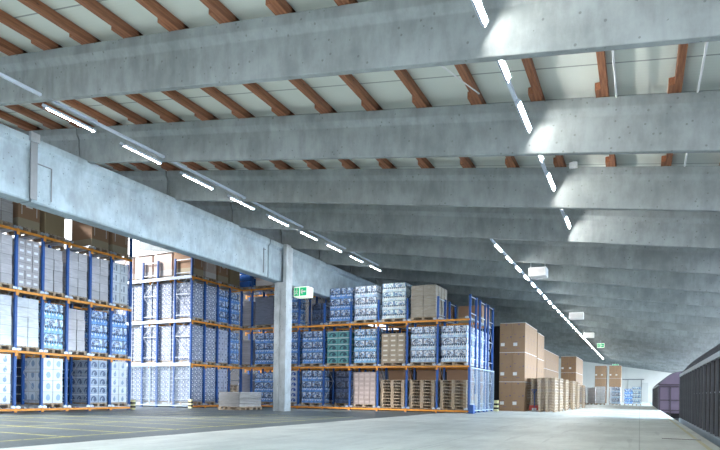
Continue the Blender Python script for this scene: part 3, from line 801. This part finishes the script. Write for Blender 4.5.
def inN(kind, bay, l, row=0, **k):
    y = YL - (bay + .5) * PL; x = XL - .64 - row * 1.32
    w = 'near rack %s, %s bay from aisle' % (LN[l], ORD[bay]) + ('' if row == 0 else ', row %s' % ('one','two','three','four','five')[row])
    return place(kind, x, y, ZL(l), w, 'loaded pallets in the near rack', 0, **k)
for l, row in enumerate((('icon', 'arch', None, 'blob', None, 'icon', 'blob'), ('blue', 'blue', 'greyb', 'bright', 'silver', 'silver', 'silver'),
                         ('glyph', 'grey', 'grey', 'greyb', 'label', 'grey', 'grey'), ('carton', 'carton', None, 'olive', 'carton', 'grey', None))):
    for bay, kind in enumerate(row):
        if kind: inN(kind, bay, l, sticker=(kind == 'carton' and bay == 4))
inN('pale', 2, 3, 1); inN('dark', 2, 0, 1); inN('slate', 4, 0, 1); inN('dark', 3, 0, 1)
for bay in range(7):  # filler pallets added in the deep rows so gaps read dark
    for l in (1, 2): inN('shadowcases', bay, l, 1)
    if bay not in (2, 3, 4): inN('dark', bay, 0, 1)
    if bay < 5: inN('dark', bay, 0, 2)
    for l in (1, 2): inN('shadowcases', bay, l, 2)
def inM(kind, bay, l, row=0, **k):
    y = YM + (bay + .5) * PM; x = XL - .64 - row * 1.28
    w = 'middle rack %s, %s bay from mesh end' % (LN[l], ORD[bay]) + ('' if row == 0 else ', row %s' % ('one','two','three','four','five')[row])
    return place(kind, x, y, ZL(l), w, 'loaded pallets in the middle rack', 0, **k)
for l, row in enumerate((('mottle', 'mottle', 'dot', None), ('mottle', 'mottleb', 'dot', 'blue'), ('mottleb', 'mottle', 'blue', 'blue'), ('carton', 'pale', 'carton', 'olive'))):
    for bay, kind in enumerate(row):
        if kind: inM(kind, bay, l, sticker=(l == 3 and bay == 2))
for l in range(4):
    for r_ in (1, 2, 3): inM('pale' if l == 3 else 'mottle', 0, l, r_)
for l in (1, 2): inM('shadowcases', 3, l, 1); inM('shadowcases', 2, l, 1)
pstack(XL - .7, YM + 3.5 * PM, 7, 'middle rack ground bay by the corner', 'empty pallets in the middle rack corner bay', 0, ZL(0), 5)

# gray tray stack on the floor in front of the corner
def trays(x, y, nyp, where, lab):
    e = tag(empty('tray_stack', (x, y, 0)), lab, 'tray stack')
    link('pallet', PAL, e, (0, 0, 0)); 
    if nyp > 1: link('pallet', PAL, e, (0, .84, 0))
    m_ = MB()
    for k in range(9):
        z = .146 + k * .073; m_.box(-.56 + R.uniform(-.01, .01), -.4, z, .56 + R.uniform(-.012, .012), .4 + (.84 if nyp > 1 else 0), z + .062, 0, (k, k))
    m_.build('trays', 'trays', e, bevel=.004)
trays(-16.25, 20.6, 2, '', 'grey flat trays stacked on pallets on the floor before the rack corner')

# ---------------------------------------------------------------- tall carton stacks down the hall
def carton_block(x0, y0, nx, ny, nz, w, d, h, name, detail=True, skip=()):
    ms = {}
    for i in range(nx):
        for j in range(ny):
            for k in range(nz):
                if i < nx - 1 and j > 0: continue
                if j in skip: continue
                if 'm' not in ms:
                    b_ = MB(); b_.box(.004, .006, 0, w - .004, d - .01, h - .03, 0, (0, 0)); ms['m'] = b_.mesh('tall_carton', ['carton_tall'])
                    b_ = MB(); b_.box(.0, .0, h - .028, w, d - .004, h, 0); ms['c'] = b_.mesh('carton_lid', ['cap_board'])
                    b_ = MB(); b_.box(.05, -.002, .32, .25, .006, .49); ms['l'] = b_.mesh('paper_label', ['paper_label'])
                e = tag(empty('tall_carton', (x0 + i * w, y0 + j * d, k * h)), 'tall brown carton, %s, column %s, row %s, %s tier' % (name, ('one', 'two', 'three')[i], ('one', 'two', 'three', 'four', 'five', 'six', 'seven')[j], ('bottom', 'middle', 'upper')[k]), 'carton', 'tall cartons of the ' + name)
                link('carton_body', ms['m'], e); link('carton_lid', ms['c'], e)
                if j == 0 or j in skip: link('paper_label', ms['l'], e)
carton_block(-6.62, 30.3, 2, 4, 3, .65, .95, 1.53, 'nearest carton block')
carton_block(-6.1, 34.5, 1, 3, 3, .75, .85, 1.50, 'block behind the nearest')
carton_block(-8.3, 47, 2, 7, 3, .72, 1.4, 1.52, 'set-back carton block')
carton_block(-6.75, 57.5, 2, 6, 3, .68, 1.2, 1.53, 'far brown carton block')
carton_block(-4.95, 76, 2, 2, 3, .64, 1.2, 1.53, 'farthest carton block by the lamps')
carton_block(-3.35, 76, 2, 2, 3, .66, 1.2, 1.53, 'farthest carton block by the wall')

# floor stacks of empty pallets and a hand pallet truck
ps = [(-5.02, 31.0 + .6, 12, 'stack beside the nearest carton block'), (-4.18, 30.0 + .6, 12, 'stack nearest the hall aisle'), (-4.12, 32.1, 12, 'second stack of the aisle row'), (-4.08, 34.4, 12, 'third stack of the aisle row'),
      (-4.0, 37.4, 12, 'fourth stack of the aisle row'), (-3.95, 39.8, 12, 'fifth stack of the aisle row'), (-3.9, 43.4, 11, 'last stack of the aisle row')]
for i, (x, y, n, w) in enumerate(ps): pstack(x, y, n, w, 'empty pallets stacked on the hall floor', PI / 2, 0, 20 + i)
e = tag(empty('hand_pallet_truck', (-4.85, 30.45, 0)), 'hand pallet truck with red frame and pale wheels before the pallet stacks', 'pallet truck')
m_ = MB(); m_.box(-.27, .25, .06, -.12, .50, .11); m_.box(.12, .25, .06, .27, .50, .11); m_.box(-.27, .05, .06, .27, .25, .32); m_.build('forks', 'red_paint', e, bevel=.01)
m_ = MB(); m_.cyl((-.1, .0, .09), (-.02, .0, .09), .09, 14); m_.cyl((.02, .0, .09), (.10, .0, .09), .09, 14); m_.build('wheel', 'white_paint', e)
m_ = MB(); m_.cyl((0, .05, .2), (0, -.05, 1.1), .02, 8); m_.cyl((-.14, -.05, 1.12), (.14, -.05, 1.12), .018, 8); m_.cyl((-.14, -.05, 1.12), (0, -.035, .95), .014, 6); m_.cyl((.14, -.05, 1.12), (0, -.035, .95), .014, 6); m_.build('handle', 'blue_steel', e)

# wrapped pallets far down the hall
for i, (kind, x, y, w) in enumerate((('grey', -5.2, 61.5, 'on the floor beside the far pallet stacks'), ('greyb', -4.35, 62.5, 'on the floor, second of the far line'), ('silver', -3.45, 61.5, 'on the hall floor before the dark gap'), ('silver', -2.35, 64, 'standing behind its neighbour on the hall floor'),
                                   ('white', -2.05, 61.5, 'on the hall floor before the farthest cartons'), ('blueshort', -1.0, 65, 'on the hall floor half behind another'), ('silverblue', -.25, 62, 'on the hall floor before the end door'))):
    place(kind, x, y, 0, w, 'wrapped pallets on the far hall floor', PI / 2 if i % 2 == 0 else PI / 2)

# floor bits by the platform edge
for i, (y, x, w, lab) in enumerate(((9.2, .55, .5, 'thin steel dock plate lying near the platform edge, closest one'), (13.0, .78, .35, 'thin steel dock plate near the platform edge, farther one'))):
    m_ = MB(); m_.box(-w, -.05, 0, .3, .05, .012, 0); m_.box(-w - .02, -.13, 0, .3, -.07, .006, 1); tag(m_.build('dock_plate', ['paper_label', 'black_rubber'], None, (x, y, 0)), lab, 'dock plate')
m_ = MB(); m_.box(-.2, -.15, 0, .2, .15, .015); tag(m_.build('paper_scrap', 'paper_label', None, (-5.9, 29.2, 0)), 'scrap of white paper on the floor before the tall cartons', 'paper')

# ---------------------------------------------------------------- freight wagons
def wagon(x, ya, yb, zt, label, body, endmat):
    """ya = near end, yb = far end; side at x, 2.7 m wide"""
    W = 2.7; e = tag(empty('freight_wagon', (x, ya, -1.0)), label, 'freight wagon')
    L_ = yb - ya; z0 = .80; zt = zt + 1.0
    def roofz(t):  # arch profile across the width
        return zt + .85 * (1 - abs(2 * t - 1) ** 2.3) 
    N = 14
    m_ = MB(); prof_ = [(0, z0), (0, zt)] + [(W * t / N, roofz(t / N)) for t in range(1, N)] + [(W, zt), (W, z0)]
    m_.prism([(p, q) for p, q in prof_], .03, L_ - .03, 'Y'); m_.build('body', body, e)
    # roof hoops
    nh = int(L_ / .48); m_ = MB()
    for t in range(N):
        m_.bar((W * t / N, 0, roofz(t / N) + .015), (W * (t + 1) / N, 0, roofz((t + 1) / N) + .015), .05, .05)
    hm = m_.mesh('roof_hoop', ['wagon_rib'])
    for i in range(nh + 1): link('roof_hoop', hm, e, (0, .05 + i * (L_ - .1) / nh, 0))
    m_ = MB()
    for i in range(nh):
        y0_ = .05 + i * (L_ - .1) / nh + .06; y1_ = y0_ + (L_ - .1) / nh - .12
        for t in range(N):
            a, c = t / N, (t + 1) / N
            m_.quad([(W * a, y0_, roofz(a) + .012), (W * c, y0_, roofz(c) + .012), (W * c, y1_, roofz(c) + .012), (W * a, y1_, roofz(a) + .012)][::-1] if False else [(W * a, y0_, roofz(a) + .012), (W * c, y0_, roofz(c) + .012), (W * c, y1_, roofz(c) + .012), (W * a, y1_, roofz(a) + .012)])
    m_.build('roof_cover', 'wagon_roof', e)
    m_ = MB(); m_.box(-.06, 0, zt - .08, .02, L_, zt + .03); m_.box(W - .02, 0, zt - .08, W + .06, L_, zt + .03); m_.build('eave_rail', 'wagon_grey', e)
    m_ = MB(); m_.box(-.05, 0, z0 - .02, .02, L_, z0 + .26); m_.box(W - .02, 0, z0 - .02, W + .05, L_, z0 + .26); m_.build('sill', 'wagon_grey', e, bevel=.01)
    # side ribs
    nr_ = int(L_ / .8)
    rms = []
    for wd in (.09, .045):
        m_ = MB(); m_.box(-.05, 0, z0 + .26, .0, wd, zt - .08); rms.append(m_.mesh('side_rib', ['wagon_rib']))
    for i in range(nr_ + 1): link('side_rib', rms[0 if i % 4 == 0 else 1], e, (0, i * (L_ - .06) / nr_, 0))
    m_ = MB()
    for i in range(nr_): 
        y = (i + .5) * (L_ - .06) / nr_; m_.box(-.02, y - .07, z0 + 1.12, .0, y + .07, z0 + 1.15)
    m_.build('latches', 'wagon_grey', e)
    # end wall panels
    m_ = MB(); m_.box(.02, .0, z0 + .1, W - .02, .03, zt - .02)
    m_.build('end_wall', endmat, e)
    m_ = MB()
    for z in (z0 + .15, z0 + .8, zt - .15, zt - .02): m_.box(0, -.05, z, W, .0, z + .08)
    for xx in (0, .62, 1.3, 2.0, W - .08): m_.box(xx, -.06, z0, xx + .08, .0, zt - .1)
    m_.build('end_frame', 'wagon_frame', e)
    m_ = MB(); m_.box(.25, .1, z0 - .3, W - .25, L_ - .1, z0); m_.build('underframe', 'wagon_dark', e)
    for yy in (-.0, L_):
        s = -1 if yy == 0 else 1
        for xx in (.48, W - .48):
            m_ = MB(); m_.cyl((xx, yy, z0 - .12), (xx, yy + s * .45, z0 - .12), .08, 10); m_.cyl((xx, yy + s * .45, z0 - .12), (xx, yy + s * .5, z0 - .12), .2, 14); m_.build('buffer', 'black_rubber', e)
    for yy in (1.3, 3.1, L_ - 3.1, L_ - 1.3):
        m_ = MB(); 
        for xx in (W / 2 - .75, W / 2 + .66): m_.cyl((xx, yy, .42), (xx + .09, yy, .42), .42, 20)
        m_.cyl((W / 2 - .9, yy, .42), (W / 2 + .9, yy, .42), .07, 10)
        m_.build('wheelset', 'wagon_rib', e)
wagon(1.40, 6.0, 24.8, 1.68, 'dark freight wagon with arched ribbed roof, nearest along the platform', 'wagon_dark', 'wagon_purple')
wagon(1.12, 42.0, 60.0, 1.62, 'purple-brown freight wagon standing behind the nearest wagon', 'wagon_purple', 'wagon_purple')

# ---------------------------------------------------------------- light
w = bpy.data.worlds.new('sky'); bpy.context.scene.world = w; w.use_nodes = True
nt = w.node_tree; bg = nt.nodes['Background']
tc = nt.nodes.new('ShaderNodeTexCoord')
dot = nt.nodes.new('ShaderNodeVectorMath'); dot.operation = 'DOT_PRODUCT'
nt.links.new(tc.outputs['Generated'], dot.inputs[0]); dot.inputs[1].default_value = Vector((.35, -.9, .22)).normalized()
d_ = V(nt, dot.outputs['Value']); rear_lobe = d_.step(.2, 1.0)  # bright sky lobe behind the camera, added to light the rack fronts
mx = nt.nodes.new('ShaderNodeMix'); mx.data_type = 'RGBA'; nt.links.new(rear_lobe.s, mx.inputs[0])
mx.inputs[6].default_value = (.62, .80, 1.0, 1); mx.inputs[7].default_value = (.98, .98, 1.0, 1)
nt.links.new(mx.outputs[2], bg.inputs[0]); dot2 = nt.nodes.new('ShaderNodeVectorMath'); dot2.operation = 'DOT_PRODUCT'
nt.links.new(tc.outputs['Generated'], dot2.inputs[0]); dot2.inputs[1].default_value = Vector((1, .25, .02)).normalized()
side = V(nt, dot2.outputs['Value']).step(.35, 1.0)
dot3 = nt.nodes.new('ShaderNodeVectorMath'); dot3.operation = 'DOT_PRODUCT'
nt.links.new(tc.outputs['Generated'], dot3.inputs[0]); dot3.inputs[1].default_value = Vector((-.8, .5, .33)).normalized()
white_lobe = V(nt, dot3.outputs['Value']).step(.55, .95)  # lobe added to turn the left sky white; also lights the middle rack
mx2 = nt.nodes.new('ShaderNodeMix'); mx2.data_type = 'RGBA'; nt.links.new(white_lobe.s, mx2.inputs[0])
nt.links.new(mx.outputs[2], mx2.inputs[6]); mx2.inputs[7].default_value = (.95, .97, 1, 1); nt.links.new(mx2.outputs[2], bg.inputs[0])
nt.links.new((rear_lobe * 1.0 + side * 20.0 + white_lobe * 2.2 + 1.0).s, bg.inputs[1])
sl = bpy.data.lights.new('sun', 'SUN'); sl.energy = 11.0; sl.angle = math.radians(12); sl.color = (1, .96, .93)
so = bpy.data.objects.new('sun', sl); C.objects.link(so); so.rotation_euler = Vector((.75, .45, -.5)).to_track_quat('-Z', 'Y').to_euler()

# ---------------------------------------------------------------- camera
cam = bpy.data.cameras.new('camera'); co = bpy.data.objects.new('camera', cam); C.objects.link(co)
cam.sensor_width = 36; cam.lens = 573.5 / 720 * 36
yaw, roll = .4569, .0141
co.location = (0, 0, H)
co.rotation_euler = (Matrix.Rotation(yaw, 3, 'Z') @ Matrix.Rotation(PI / 2, 3, 'X') @ Matrix.Rotation(roll, 3, 'Z')).to_euler()
# principal point: horizon at v=393.13 for u=360, rotated with the roll
cam.shift_y = (393.13 - 225) / 720 * math.cos(roll); cam.shift_x = 168.13 / 720 * math.sin(roll)
cam.clip_end = 500
sc = bpy.context.scene; sc.camera = co
sc.view_settings.view_transform = 'Standard'; sc.view_settings.look = 'None'; sc.view_settings.gamma = 1
sc.view_settings.exposure = .08
sc.cycles.use_denoising = True
sc.cycles.max_bounces = 6; sc.cycles.diffuse_bounces = 4; sc.cycles.glossy_bounces = 2
sc.cycles.sample_clamp_indirect = 4
try: sc.cycles.use_light_tree = True
except Exception: pass
